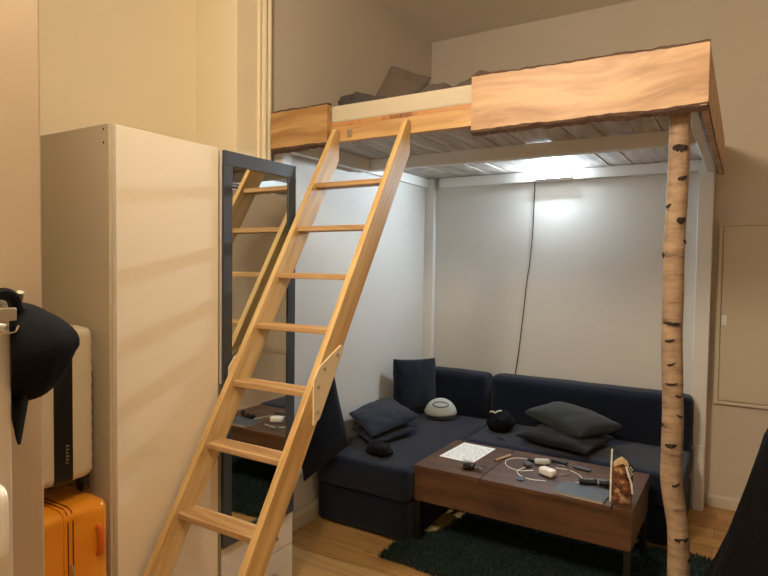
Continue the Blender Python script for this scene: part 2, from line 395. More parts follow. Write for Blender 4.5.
def blob(c, s, seed, n=0.25, rz=0):
    bm = B(); bmesh.ops.create_icosphere(bm, subdivisions=4, radius=1)
    for v in bm.verts:
        q = v.co.copy(); k = 1+n*noise.noise(q*1.6+Vector((seed,)*3))+n*0.4*noise.noise(q*4+Vector((seed,)*3))
        q *= k
        if q.z < -0.75: q.z = -0.75
        v.co = Vector((q.x*s[0], q.y*s[1], q.z*s[2]))
    bmesh.ops.transform(bm, matrix=TR(c, 0, 0, rz), verts=bm.verts); return bm
def struct(name, bm, mat): return obj(name, bm, mat, kind='structure')

# ------------------------------------------------------------------ room shell
XR, YF, ZC = 2.4, -1.8, 3.38
WB = 4.38           # back wall
struct('floor', box(B(), -2.7, XR+0.1, YF-0.1, WB+0.1, -0.06, 0.0), 'floor')
struct('ceiling', box(B(), -2.7, XR+0.1, YF-0.1, WB+0.1, ZC, ZC+0.06), 'ceiling')
struct('wall_back', box(B(), -2.7, XR+0.1, WB, WB+0.1, 0, ZC), 'wall_beige')
struct('wall_right', box(B(), XR, XR+0.1, YF, WB, 0, ZC), 'wall_beige')
struct('wall_front', box(B(), -2.7, XR, YF-0.1, YF, 0, ZC), 'wall_beige')
# left side: the stretch under and above the bed, the chimney breast, the recess behind the wardrobe
struct('wall_left', box(B(), -2.5, -2.24, 2.44, WB, 0, ZC), 'wall_beige')
struct('wall_left_pier', box(B(), -2.6, -2.215, 2.175, 2.439, 0, ZC, bev=0.004), 'wall_cream')
struct('wall_left_recess', box(B(), -2.6, -2.51, YF, 2.174, 0, ZC), 'wall_cream')
bm = B()
for y, r in ((2.335, 0.010), (2.372, 0.016), (2.412, 0.013)):
    bmv = tube(bm, [(-2.212, y, 0.0), (-2.212, y, ZC)], r, 12)
struct('trim_1', bm, 'wall_cream')
struct('wall_partition', box(B(), -2.5, -1.20, 0.15, 0.652, 0, ZC, bev=0.006), 'wall_tan')
# white painted walls beneath the loft
struct('wall_left_panel', box(B(), -2.24, -2.215, 2.52, 4.30, 0.0, 2.24), 'white_wall')
struct('wall_back_panel', box(B(), -2.215, -0.21, 4.30, WB, 0.0, 2.24), 'white_wall')
bm = B(); prism(bm, [(-2.24, 0), (-2.18, 0), (-2.18, 0.075), (-2.19, 0.09), (-2.195, 0.1), (-2.24, 0.1)], 2.46, 4.24, 'Y'); struct('baseboard_left', bm, 'baseboard')
bm = B(); prism(bm, [(WB, 0), (4.362, 0), (4.362, 0.062), (4.37, 0.075), (WB, 0.08)], -0.155, XR, 'X'); struct('baseboard_back', bm, 'baseboard')

# ------------------------------------------------------------------ loft bed
loft = empty('loft_bed', (-1.17, 3.4, 0), 'timber loft bed platform with live-edge pine planks, white beams and birch trunk post', 'loft bed')
bm = B(); x = -2.20; k = 0
while x < -0.16:
    wd = min(0.128+0.014*((k*37) % 3), -0.15-x)
    box(bm, x, x+wd-0.004, 2.425, 4.30, 2.245+0.0015*((k*7) % 3), 2.262, bev=0.0015, seg=1); x += wd; k += 1
obj('deck', bm, 'deck', loft)
obj('deck_edge', box(B(), -2.19, -0.14, 2.419, 2.4245, 2.243, 2.262), 'deck_edge', loft, label='reddish brown board ends')
obj('front_beam', box(B(), -2.2, -0.14, 2.42, 2.465, 2.165, 2.243, bev=0.002), 'beam', loft)
obj('middle_beam', box(B(), -2.20, -0.15, 3.28, 3.34, 2.170, 2.2448, bev=0.003), 'white_trim', loft, label='white painted beam')
obj('side_joist', box(B(), -2.16, -2.12, 2.466, 3.28, 2.16, 2.2448, bev=0.002), 'white_trim', loft)
obj('back_rail', box(B(), -2.09, -0.26, 4.25, 4.299, 2.172, 2.2445, bev=0.003), 'white_trim', loft)
obj('left_rail', box(B(), -2.2145, -2.185, 2.53, 4.25, 2.175, 2.2445, bev=0.003), 'white_trim', loft)
obj('right_rail', box(B(), -0.215, -0.165, 2.466, 4.25, 2.165, 2.2445, bev=0.003), 'white_trim', loft)
for (x0, x1, y0, y1) in ((-2.2145, -2.135, 4.25, 4.299), (-2.2145, -2.15, 2.455, 2.525)):
    obj('post', box(B(), x0, x1, y0, y1, 0.0, 2.2445, bev=0.003), 'white_trim', loft)
bm = box(B(), -0.26, -0.175, 4.25, 4.34, 0.0, 2.2445, bev=0.003)
box(bm, -0.235, -0.18, 4.238, 4.2505, 0.0, 0.42, bev=0.002)
obj('post', bm, 'white_trim', loft)

def live_edge(parent, x0, x1, y, th, zb, zt, mat, seed, amp=0.008, n=60):
    """front plank running along X with wavy bark edges; zb/zt functions of t"""
    bmw = B(); bmt = B()
    fr = []
    for i in range(n+1):
        t = i/n; x = x0+(x1-x0)*t
        a = zb(t)+noise.noise(Vector((x*6+seed, 0, 0)))*amp+0.003*noise.noise(Vector((x*30+seed, 0, 4)))
        b = zt(t)+noise.noise(Vector((x*6+seed, 5, 0)))*amp*0.6+0.003*noise.noise(Vector((x*34+seed, 5, 4)))
        fr.append((x, a, b, 0.010+0.006*noise.noise(Vector((x*14, seed, 3))), 0.024+0.010*noise.noise(Vector((x*11, seed, 9)))))
    prev = None
    for (x, a, b, kt, kb) in fr:
        q = [bmw.verts.new(c) for c in ((x, y, a), (x, y, b), (x, y+th, b), (x, y+th, a))]
        if prev:
            for m_ in range(4): bmw.faces.new((prev[m_], prev[(m_+1) % 4], q[(m_+1) % 4], q[m_]))
        else: bmw.faces.new(q)
        prev = q
    bmw.faces.new(prev[::-1])
    obj('plank', bmw, mat, parent)
    for top in (True, False):
        bb = B(); prev = None
        for (x, a, b, kt, kb) in fr:
            if top: c4 = ((x, y-0.001, b-0.001), (x, y+0.004, b+kt*0.8), (x, y+th, b+kt), (x, y+th, b-0.001))
            else:
                j = 0.004*noise.noise(Vector((x*40, seed, 1)))
                c4 = ((x, y-0.001, a+0.001), (x, y+0.002, a-kb*0.4+j), (x, y+0.018, a-kb*1.0+j), (x, y+th, a-0.004))
            q = [bb.verts.new(c) for c in c4]
            if prev:
                for m_ in range(4): bb.faces.new((prev[m_], prev[(m_+1) % 4], q[(m_+1) % 4], q[m_]))
            else: bb.faces.new(q)
            prev = q
        bb.faces.new(prev[::-1])
        obj('bark_edge', bb, 'bark', parent, label='dark bark edge')
live_edge(loft, -1.025, -0.125, 2.385, 0.034, lambda t: 2.137-0.0*t, lambda t: 2.366-0.016*t, 'plank', 1.3, amp=0.006)
live_edge(loft, -2.175, -1.80, 2.385, 0.034, lambda t: 2.162+0.0*t, lambda t: 2.350+0.0*t, 'plank_left', 8.1, amp=0.006, n=26)
# plank along the right-hand side, bark side down
bm = B(); prev = None; bb = B(); pb = None
for i in range(41):
    t = i/40; y = 2.386+t*(4.28-2.386); a = 2.132-0.012*math.sin(t*5)+0.008*noise.noise(Vector((y*6, 2, 2))); b = 2.35
    q = [bm.verts.new(c) for c in ((-0.150, y, a), (-0.124, y, a), (-0.124, y, b), (-0.150, y, b))]
    g = [bb.verts.new(c) for c in ((-0.163, y, a+0.012), (-0.123, y, a-0.001), (-0.123, y, a+0.012), (-0.150, y, a+0.03))]
    if prev:
        for m_ in range(4):
            bm.faces.new((prev[m_], prev[(m_+1) % 4], q[(m_+1) % 4], q[m_])); bb.faces.new((pb[m_], pb[(m_+1) % 4], g[(m_+1) % 4], g[m_]))
    else: bm.faces.new(q); bb.faces.new(g)
    prev = q; pb = g
bm.faces.new(prev[::-1]); bb.faces.new(pb[::-1])
obj('side_plank', bm, M['plank'], loft); obj('bark_edge', bb, 'bark', loft, label='dark bark edge')
# bracket for the ladder on the beam
bm = box(B(), -1.70, -1.672, 2.415, 2.4205, 2.185, 2.222, bev=0.001, seg=1)
for dx in (-0.007, 0.007):
    for dz in (-0.010, 0.010):
        revolve(bm, [(0.0022, -0.002), (0.0022, 0.0)], (-1.686+dx, 2.4145, 2.2035+dz), 'Y', 8)
obj('bracket', bm, 'screw', loft)
# birch trunk
pts_px = [(-0.224, 2.165), (-0.222, 2.0), (-0.225, 1.80), (-0.229, 1.622), (-0.228, 1.45), (-0.226, 1.277), (-0.219, 1.1), (-0.214, 0.968), (-0.215, 0.83), (-0.214, 0.734), (-0.196, 0.62), (-0.184, 0.545), (-0.178, 0.40), (-0.180, 0.2), (-0.19, 0.0)]
P = smoothpts([(x, 2.50, z) for x, z in pts_px], 8)
bm = B(); seg = 28; rings = []
KN = [(.1, 2.0, .95, .013), (.4, 1.887, .6, .008), (-.7, 1.785, .4, .006), (.5, 1.73, .6, .012), (.9, 1.65, .3, .006), (-.9, 1.6, .3, .007), (0, 1.34, 1.1, .006),
      (-.2, 1.275, .6, .005), (-.1, 1.185, .5, .004), (-.1, 1.11, .7, .004), (.5, 1.065, .4, .004), (.6, .99, .5, .004), (-.9, .95, .3, .006), (-.1, .875, .7, .008),
      (.4, .725, .5, .005), (.3, .52, .9, .007), (.9, .44, .4, .008), (-.3, .33, .6, .005)]
knots = [(kz, -1.48+math.asin(max(-1, min(1, kf)))) for kf, kz, kw, kh in KN]
for i, p in enumerate(P):
    base = 0.0365+0.003*(1-p.z/2.2)+0.002*noise.noise(Vector((0, 0, p.z*5)))
    ring = []
    for k in range(seg):
        a = 2*PI*k/seg
        r = base*(1+0.03*noise.noise(Vector((math.cos(a)*1.5, math.sin(a)*1.5, p.z*6))))
        for kz, ka in knots:
            da = (a-ka+PI) % (2*PI)-PI
            r += 0.003*math.exp(-((p.z-kz)/0.018)**2-(da/0.35)**2)
        ring.append(bm.verts.new((p.x+math.cos(a)*r, p.y+math.sin(a)*r, p.z)))
    rings.append(ring)
for i in range(len(rings)-1):
    for k in range(seg): bm.faces.new((rings[i][k], rings[i][(k+1) % seg], rings[i+1][(k+1) % seg], rings[i+1][k]))
bm.faces.new(rings[0]); bm.faces.new(rings[-1][::-1])
trunk = obj('birch_post', bm, 'birch', loft, smooth=True, label='birch trunk with knots', sharp=80)
def trunk_x(z):
    for i in range(len(P)-1):
        if P[i].z >= z >= P[i+1].z:
            t = (P[i].z-z)/(P[i].z-P[i+1].z+1e-9); return P[i].x+(P[i+1].x-P[i].x)*t
    return P[-1].x
for j, (kz, ka) in enumerate(knots):
    bm = B(); n = 14; cx = trunk_x(kz); rr = 0.0418; ww = KN[j][2]*0.75; hh = KN[j][3]
    row = []
    for side in (0, 1):
        for q in range(n+1):
            t = -1+2*q/n; a = ka+t*ww; dz = hh*math.sqrt(max(0, 1-t*t))*(1 if side else -1)*(1+0.7*noise.noise(Vector((t*4, j, side))))+0.005*t*math.sin(j)+0.004*t*t
            row.append(bm.verts.new((cx+math.cos(a)*rr, 2.5+math.sin(a)*rr, kz+dz+0.001*side)))
    for q in range(n): bm.faces.new((row[q], row[q+1], row[n+1+q+1], row[n+1+q]))
    back = []
    ex = bmesh.ops.extrude_face_region(bm, geom=list(bm.faces))
    for v in ex['geom']:
        if isinstance(v, bmesh.types.BMVert):
            dv = Vector((cx-v.co.x, 2.5-v.co.y, 0)).normalized(); v.co += dv*0.006
    obj('bark_knot', bm, 'knot', trunk)

# ------------------------------------------------------------------ bedding on the loft
obj('mattress', soft(B(), -2.19, -0.21, 2.43, 4.28, 2.263, 2.352, r=0.012, n=16, wr=0.002), 'sheet', smooth=True,
    label='pale cream mattress lying on the loft bed deck', cat='mattress')
bm = B(); T_ = TR((-1.665, 2.86, 2.490), 68, -12, 28) @ Matrix.Rotation(math.radians(56), 4, 'Z')
pillow(bm, 0.175, 0.125, 0.055, T_, n=22, pinch=0.04, wr=0.01, seed=3)
obj('bed_pillow', bm, 'bedding', smooth=True, label='grey-brown pillow tipped up on its corner on the loft mattress', cat='pillow', sharp=60)
def lumpy(x0, x1, y0, y1, z0, h, seed, nx=44, ny=26, f=5):
    bm = B(); g = {}
    for i in range(nx+1):
        for j in range(ny+1):
            u = i/nx; v = j/ny
            e = (min(1, 5*u)*min(1, 5*(1-u))*min(1, 5*v)*min(1, 5*(1-v)))**0.6
            hh = h*(0.62+0.7*noise.noise(Vector((u*f+seed, v*f*0.7, seed)))+0.18*noise.noise(Vector((u*f*3, v*f*2+seed, 1))))*e
            wob = 0.05*noise.noise(Vector((u*4, v*4, seed+2)))
            g[i, j] = bm.verts.new((x0+(x1-x0)*u+wob*(v-.5), y0+(y1-y0)*v+wob*(u-0.5), z0+max(0.002, hh)))
    lo = {}
    for i in range(nx+1):
        for j in range(ny+1):
            if i in (0, nx) or j in (0, ny):
                c = g[i, j].co; lo[i, j] = bm.verts.new((c.x, c.y, z0))
    for i in range(nx):
        for j in range(ny): bm.faces.new((g[i, j], g[i+1, j], g[i+1, j+1], g[i, j+1]))
    ring = [(i, 0) for i in range(nx)]+[(nx, j) for j in range(ny)]+[(i, ny) for i in range(nx, 0, -1)]+[(0, j) for j in range(ny, 0, -1)]
    for a, b in zip(ring, ring[1:]+ring[:1]): bm.faces.new((g[a], lo[a], lo[b], g[b]))
    bm.faces.new([lo[a] for a in ring])
    return bm
obj('blanket', blob((-1.85, 2.78, 2.415), (0.17, 0.13, 0.085), 4, n=0.35), 'bedding_dark', smooth=True,
    label='dark crumpled blanket at the left end of the loft mattress beside the tipped pillow', cat='blanket', sharp=70)
obj('duvet', lumpy(-1.56, -0.95, 2.62, 3.6, 2.353, 0.195, 2.2, f=3.5), 'bedding', smooth=True,
    label='rumpled grey-brown duvet on the loft mattress half hidden by the big plank', cat='duvet', sharp=70)

# ------------------------------------------------------------------ wardrobe
wr = empty('wardrobe', (-2.1, 1.68, 0), 'tall cream laminate wardrobe standing behind the wooden ladder, mirror on its right door', 'wardrobe')
bm = B(); X0, X1 = -2.40, -1.826
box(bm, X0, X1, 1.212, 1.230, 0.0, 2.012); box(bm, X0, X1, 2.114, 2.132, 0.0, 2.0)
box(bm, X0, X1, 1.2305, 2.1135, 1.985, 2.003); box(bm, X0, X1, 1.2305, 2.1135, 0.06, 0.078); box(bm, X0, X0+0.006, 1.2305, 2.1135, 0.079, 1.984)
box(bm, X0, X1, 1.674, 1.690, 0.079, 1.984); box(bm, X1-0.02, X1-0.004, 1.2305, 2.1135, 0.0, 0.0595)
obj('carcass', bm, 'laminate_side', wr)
for z in (1.951, 1.996): obj('screw_hole', revolve(B(), [(0.004, -0.0006), (0.004, 0.001)], (-1.853, 1.2115, z), 'Y', 10), 'black_plastic', wr)
obj('door', box(B(), -1.822, -1.80, 1.222, 1.672, 0.02, 2.008, bev=0.0015), 'laminate', wr)
dr = obj('door', box(B(), -1.822, -1.80, 1.690, 2.140, 0.375, 2.004, bev=0.0015), 'drawer', wr)
obj('edge_strip', box(B(), -1.816, -1.795, 1.6725, 1.686, 0.02, 1.06, bev=0.002), 'grey_metal', wr, label='grey metal edge strip')
bm = B()
y0, y1, z0, z1 = 1.689, 2.131, 0.379, 2.003; fw = 0.050
box(bm, -1.7995, -1.786, y0, y1, z1-fw-0.008, z1, bev=0.002); box(bm, -1.7995, -1.786, y0, y1, z0, z0+fw, bev=0.002)
box(bm, -1.7995, -1.786, y0, y0+fw-0.005, z0+fw, z1-fw-0.008); box(bm, -1.7995, -1.786, y1-fw, y1, z0+fw, z1-fw-0.008)
mf = obj('mirror_frame', bm, 'frame_black', wr, label='charcoal mirror frame')
obj('mirror', box(B(), -1.7995, -1.7915, y0+fw-0.005, y1-fw, z0+fw, z1-fw-0.008), 'mirror', wr, label='mirror glass')
for za, zb in ((0.222, 0.368), (0.03, 0.217)):
    d = obj('drawer', box(B(), -1.822, -1.80, 1.690, 2.140, za, zb, bev=0.002), 'drawer', wr)
    bm = B(); zc = (za+zb)/2
    revolve(bm, [(0.005, 0), (0.005, 0.012), (0.013, 0.016), (0.014, 0.022), (0.009, 0.027), (0.001, 0.028)], (-1.80, 2.0, zc), 'X', 16)
    obj('knob', bm, 'chrome', d)

# ------------------------------------------------------------------ ladder
ld = empty('ladder', (-1.555, 1.1, 0), 'pine ladder with seven treads leaning on the loft bed front beam', 'ladder')
XL0, XL1 = -1.772, -1.744; XR0, XR1 = -1.368, -1.340
F = lambda z: 1.022+0.615*z
DEP = 0.118
for xa, xb in ((XL0, XL1), (XR0, XR1)):
    bm = B(); YB = 2.3835 if xb < -1.7 else 2.3835
    YB = 2.413
    ztop = 2.222
    pts = [(F(0), 0), (F(0)+DEP, 0), (YB, (YB-1.022-DEP)/0.615), (YB, ztop), (F(ztop), ztop)] if F(ztop) < YB else [(F(0), 0), (F(0)+DEP, 0), (YB, (YB-1.022-DEP)/0.615), (YB, (YB-1.022)/0.615)]
    prism(bm, pts, xa, xb, 'X')
    bmesh.ops.bevel(bm, geom=list(bm.edges), offset=0.002, segments=1, affect='EDGES')
    obj('stile', bm, 'ladder', ld)
tz = [1.913, 1.699, 1.487, 1.275, 1.054, 0.834, 0.610]
for z in tz:
    bm = B(); y = F(z)+0.028
    box(bm, XL1-0.006, XR0+0.006, y, y+0.088, z, z+0.022, bev=0.003)
    for g in range(7): box(bm, XL1+0.002, XR0-0.002, y+0.014+g*0.009, y+0.017+g*0.009, z+0.0205, z+0.0235)
    obj('tread', bm, 'tread', ld)
# splice plates outside both stiles with screws
for xa, xb, sgn in ((XR1, XR1+0.006, 1), (XL0-0.006, XL0, -1)):
    pl = [(1.862, 1.205), (1.80, 1.155), (1.745, 1.105), (1.745, 0.995), (1.790, 1.01), (1.93, 1.25)]
    q = []
    def yz(t, s): return (F(t)+s*DEP, t)
    pts = [(1.872, 1.235), (1.737, 1.168), (1.703, 1.125), (1.703, 0.955), (F(0.975)+DEP-0.001, 0.975), (F(1.225)+DEP-0.001, 1.225)]
    bm = B(); prism(bm, pts, xa, xb, 'X'); pp = obj('splice_plate', bm, 'plywood', ld, label='pale plywood splice plate')
    for s in ((1.846, 1.201), (1.763, 1.158), (1.728, 1.095), (1.722, 1.003)):
        bm = B(); y, z = s; x = xb if sgn > 0 else xa
        revolve(bm, [(0.0065, 0), (0.006, 0.003*sgn), (0.002, 0.0045*sgn)], (x, y, z), 'X', 12); obj('screw', bm, 'screw', pp)

# ------------------------------------------------------------------ sofa
sf = empty('corner_sofa', (-1.2, 3.6, 0), 'dark navy fabric corner sofa with chaise under the loft bed', 'sofa')
obj('chaise_base', soft(B(), -2.165, -1.545, 2.80, 4.02, 0.012, 0.235, r=0.025, wr=0.004), 'navy_back', sf, smooth=True)
obj('chaise_seat', soft(B(), -2.17, -1.535, 2.785, 4.10, 0.235, 0.425, r=0.035, puff=(0.004, 0.004, 0.012), wr=0.006, n=20), 'navy', sf, smooth=True)
obj('sofa_base', soft(B(), -1.535, -0.245, 3.56, 4.23, 0.012, 0.235, r=0.025, wr=0.004), 'navy_back', sf, smooth=True)
obj('sofa_seat', soft(B(), -1.530, -0.24, 3.53, 4.22, 0.235, 0.42, r=0.035, puff=(0.0, 0.004, 0.012), wr=0.006, n=20, seed=3), 'navy', sf, smooth=True)
obj('backrest', soft(B(), -2.10, -1.585, 4.06, 4.236, 0.40, 0.752, r=0.045, puff=(0.0, 0.014, 0.004), wr=0.006, seed=1), 'navy_back', sf, smooth=True)
obj('backrest', soft(B(), -1.560, -0.24, 4.06, 4.236, 0.40, 0.757, r=0.045, puff=(0.0, 0.014, 0.002), wr=0.008, seed=5), 'navy_back', sf, smooth=True)
for x, y in ((-2.11, 2.87), (-1.6, 2.87), (-2.11, 3.9), (-0.31, 3.63), (-0.31, 4.15), (-1.45, 3.63)):
    obj('foot', revolve(B(), [(0.018, 0), (0.02, 0.02)], (x, y, 0), 'Z', 12), 'black_plastic', sf)

# loose cushions
CU = [((-2.04, 2.79, 0.915), (-2.17, 2.56, 0.64), (-2.17, 2.68, 0.27), (-1.93, 2.81, 0.50), 0.075, 0, 'navy_back', 'large navy cushion standing on its corner at the near end of the chaise'),
 ((-2.13, 3.645, 0.47), (-2.13, 3.640, 0.875), (-2.00, 4.04, 0.845), (-1.985, 4.035, 0.46), 0.065, 0, 'navy_back', 'upright square navy cushion with two pointed corners in the sofa corner'),
 ((-2.16, 3.152, 0.476), (-2.18, 3.66, 0.478), (-1.79, 3.36, 0.474), (-1.88, 2.958, 0.472), 0.036, 0.2, 'navy_back', 'flat navy cushion lying lowest in the stack on the chaise'),
 ((-2.18, 3.15, 0.572), (-2.195, 3.66, 0.585), (-1.80, 3.42, 0.552), (-1.88, 2.97, 0.515), 0.050, 0.3, 'navy', 'flat navy cushion on top of the stack on the chaise'),
 ((-1.213, 3.618, 0.475), (-1.12, 3.96, 0.49), (-0.656, 3.888, 0.482), (-0.751, 3.50, 0.470), 0.045, 0.2, 'dark_fabric', 'black cushion lying under the charcoal one on the long seat'),
 ((-1.22, 3.83, 0.575), (-1.03, 3.965, 0.640), (-0.60, 3.80, 0.585), (-0.80, 3.60, 0.540), 0.070, 0.0, 'grey_fabric', 'charcoal grey cushion lying on top of a black one on the long seat')]
for k, (A, b_, c_, D, T, fl, mt, lb) in enumerate(CU):
    obj('cushion', pillow4(B(), A, b_, c_, D, T, seed=k*3+1, flat=fl, pinch=0.05), mt, smooth=True, label=lb, cat='cushion', group='loose cushions on the corner sofa', sharp=60)

# pale dome-shaped plush piece
dm = empty('plush_cushion', (-1.868, 3.885, 0.43), 'pale grey dome-shaped plush item with oval hollow on the chaise', 'plush item')
bm = B(); bmesh.ops.create_uvsphere(bm, u_segments=32, v_segments=18, radius=1.0)
for v in bm.verts:
    x, y, z = v.co; sx = 0.118; sy = 0.10
    zz = z*0.105 if z > 0 else z*0.025
    taper = 1-0.06*max(0, z)
    p = Vector((x*sx*taper, y*sy*taper, zz))
    dd = ((p.x-0.0)/0.06)**2+((p.z-0.078)/0.020)**2
    if y < -0.1 and dd < 1: p.y += 0.02*(1-dd)
    v.co = p
Rm = TR((-1.868, 3.885, 0.475), 0, 0, 28)
bmesh.ops.transform(bm, matrix=Rm, verts=bm.verts)
obj('dome', bm, 'pale_grey', dm, smooth=True, sharp=80)
bm = B(); ring = []
for k in range(25):
    a = 2*PI*k/24; ring.append(Rm @ Vector((0.056*math.cos(a)-0.004, -0.082+0.012*math.sin(a)+0.004, 0.074+0.017*math.sin(a))))
tube(bm, ring, 0.0035, 6, cap=False); obj('rim', bm, 'grey_fabric', dm, smooth=True, label='dark oval rim')
bm = B(); revolve(bm, [(0.10, -0.0), (0.112, 0.012), (0.108, 0.028)], (0, 0, 0), 'Z', 28)
bmesh.ops.transform(bm, matrix=Matrix.Translation((-1.868, 3.885, 0.437)), verts=bm.verts)
obj('base', bm, 'grey_fabric', dm, smooth=True, label='dark base')

# black bundles on the sofa
obj('knit_hat', blob((-1.80, 2.925, 0.466), (0.092, 0.065, 0.042), 3, rz=-20), 'black_cloth', smooth=True, label='small crumpled black hat lying near the front of the chaise', cat='hat', sharp=80)
bg = empty('pouch', (-1.44, 3.80, 0.42), 'round black fabric pouch with white drawstring on the sofa seat', 'pouch')
obj('body', blob((-1.385, 3.82, 0.492), (0.090, 0.085, 0.080), 7, n=0.15), 'black_cloth', bg, smooth=True, sharp=80)
bm = B(); tube(bm, smoothpts([(-1.45, 3.79, 0.556), (-1.425, 3.775, 0.566), (-1.405, 3.77, 0.560), (-1.39, 3.775, 0.572), (-1.365, 3.785, 0.578)]), 0.0045, 6)
obj('drawstring', bm, 'white_plastic', bg, smooth=True, label='white drawstring')
bm = B(); tube(bm, [(-1.335, 3.64, 0.436), (-1.275, 3.60, 0.436)], 0.004, 8); obj('pen', bm, 'black_plastic', smooth=True, label='thin black pen lying on the sofa seat behind the table', cat='pen')

# ------------------------------------------------------------------ coffee table
tb = empty('coffee_table', (-0.955, 3.12, 0), 'walnut brown box coffee table on black metal legs on the green rug', 'table')
TX0, TX1, TY0, TY1 = -1.522, -0.393, 2.835, 3.40
obj('box_body', box(B(), TX0+0.004, TX1-0.004, TY0+0.004, TY1-0.004, 0.255, 0.426, bev=0.002), 'walnut', tb)
for a, b in ((TX0, -1.137), (-1.133, -0.487), (-0.483, TX1)):
    obj('lid', box(B(), a, b, TY0, TY1, 0.4265, 0.45, bev=0.0015), 'walnut', tb)
for x in (TX0+0.022, TX1-0.022):
    for y in (TY0+0.03, TY1-0.03):
        obj('leg', box(B(), x-0.015, x+0.015, y-0.02, y+0.02, 0.012, 0.2555, bev=0.002), 'black_metal', tb)

TT = 0.4505
pg = box(B(), -0.105, 0.105, -0.160, 0.160, 0, 0.0012)
po = obj('paper_sheet', pg, 'printed', origin=(0, 0, 0), label='white printed sheet of paper on the left end of the coffee table', cat='paper')
po.location = (-1.355, 3.20, TT); po.rotation_euler = (0, 0, math.radians(-3))
# keys
ky = empty('key_bunch', (-1.22, 2.96, TT), 'bunch of silver and black keys beside the printed sheet', 'keys')
bm = B(); a0 = Vector((-1.215, 2.965, TT+0.006)); pts = [a0+Vector((0.018*math.cos(t*PI/8), 0.018*math.sin(t*PI/8), 0)) for t in range(17)]
tube(bm, pts, 0.0018, 6, cap=False); obj('key_ring', bm, 'chrome', ky, smooth=True)
for k, (an, L) in enumerate(((200, 0.05), (235, 0.055), (320, 0.055), (350, 0.06), (170, 0.045))):
    T_ = TR((-1.215, 2.965, TT+0.004+0.005*k), 0, -6, an) @ Matrix.Diagonal((1.25, 1.5, 1.5, 1))
    bm = B(); revolve(bm, [(0.011, -0.001), (0.011, 0.001)], (0.022, 0, 0), 'Z', 14); box(bm, 0.03, 0.03+L*0.6, -0.0035, 0.0035, -0.001, 0.001)
    for g in range(3): box(bm, 0.04+g*0.008, 0.044+g*0.008, 0.003, 0.006, -0.001, 0.001)
    bmesh.ops.transform(bm, matrix=T_, verts=bm.verts); obj('key', bm, 'chrome' if k % 2 else 'screw', ky)
bm = B(); soft(bm, -1.270, -1.208, 2.920, 2.965, TT+0.001, TT+0.030, r=0.009, n=8, wr=0.0); obj('key_fob', bm, 'black_plastic', ky, smooth=True, label='black fob')
# pencil
pe = empty('pencil', (-1.14, 3.21, TT), 'short tan wooden pencil on the coffee table by the lid seam', 'pencil')
d0 = Vector((-1.168, 3.125, TT+0.006)); d1 = Vector((-1.122, 3.275, TT+0.006))
bm = B(); tube(bm, [d0.lerp(d1, 0.08), d1], 0.0058, 6); obj('barrel', bm, 'tan', pe)
bm = B(); tube(bm, [d0, d0.lerp(d1, 0.08)], [0.001, 0.0058], 6); obj('tip', bm, 'kraft', pe)

# charger cables and adapters
def cable(name, pts, r, mat, label, cat='cable', parent=None):
    bm = B(); tube(bm, smoothpts(pts, 8), r, 6)
    return obj(name, bm, mat, parent, smooth=True, label=label, cat=cat if parent is None else None, group=None if parent else 'cables tangled on the coffee table')
z = TT+0.003
wc = empty('charger', (-0.92, 3.15, TT), 'white charger plug with its looping white cable amid the tangle on the table', 'charger')
cable('cord', [(-0.955, 3.235, z), (-1.03, 3.27, z), (-1.09, 3.24, z), (-1.112, 3.17, z), (-1.075, 3.09, z), (-1.0, 3.06, z), (-0.93, 3.09, z+.004)], 0.0024, 'white_plastic', None, None, wc)
bm = B(); soft(bm, -0.045, 0.045, -0.025, 0.025, 0.0, 0.040, r=0.013, n=8, wr=0.0); bmesh.ops.transform(bm, matrix=TR((-0.850, 3.075, TT+0.001), 0, 0, -25), verts=bm.verts)
plg = obj('plug', bm, 'white_plastic', wc, smooth=True)
bm = B(); box(bm, 0.041, 0.058, -0.010, -0.006, 0.012, 0.018); box(bm, 0.041, 0.058, 0.006, 0.010, 0.012, 0.018); bmesh.ops.transform(bm, matrix=TR((-0.850, 3.075, TT+0.001), 0, 0, -25), verts=bm.verts)
obj('prong', bm, 'chrome', plg)
cable('charging_cable', [(-0.985, 3.12, z+.002), (-1.005, 3.05, z), (-0.965, 2.985, z), (-0.90, 2.965, z), (-0.83, 2.975, z+0.004)], 0.0022, 'white_plastic', 'short white cable curving in front of the white charger')
cable('charging_cable', [(-0.84, 3.20, z+.004), (-0.76, 3.21, z), (-0.69, 3.14, z), (-0.675, 3.06, z), (-0.69, 3.02, z+.011)], 0.0022, 'white_plastic', 'white cable looping towards the slate notebook')
cable('charging_cable', [(-0.86, 3.28, z), (-0.80, 3.25, z+.004), (-0.76, 3.16, z), (-0.80, 3.08, z+.006), (-0.84, 3.05, z)], 0.0026, 'chrome', 'silver braided cable crossing the tangle on the table')
def gadget(name, cx, cy, lx, ly, h, rz, mat, label, cat, r=0.008):
    bm = B(); soft(bm, -lx, lx, -ly, ly, 0, h, r=min(r, h*0.48), n=8, wr=0.0); bmesh.ops.transform(bm, matrix=TR((cx, cy, TT+0.001), 0, 0, rz), verts=bm.verts)
    return obj(name, bm, mat, smooth=True, label=label, cat=cat, group='adapters on the coffee table' if name == 'adapter' else None)
gadget('earbud_case', -0.925, 3.235, 0.042, 0.020, 0.030, 28, 'pale_grey', 'pale grey elongated case behind the white charger plug', 'case', 0.013)
gadget('adapter', -0.845, 3.30, 0.045, 0.014, 0.018, -8, 'black_plastic', 'black flat adapter at the back of the cable tangle', 'adapter')
gadget('adapter', -0.985, 3.165, 0.020, 0.030, 0.020, 30, 'grey_cover', 'dark grey square adapter inside the white cable loop', 'adapter')
gadget('connector', -0.985, 3.245, 0.026, 0.009, 0.014, -10, 'black_plastic', 'small black connector at the end of the white cable', 'connector', 0.005)
gadget('card_reader', -0.952, 2.945, 0.018, 0.028, 0.006, 10, 'grey_cover', 'small grey flat card lying in front of the cables', 'card reader', 0.002)
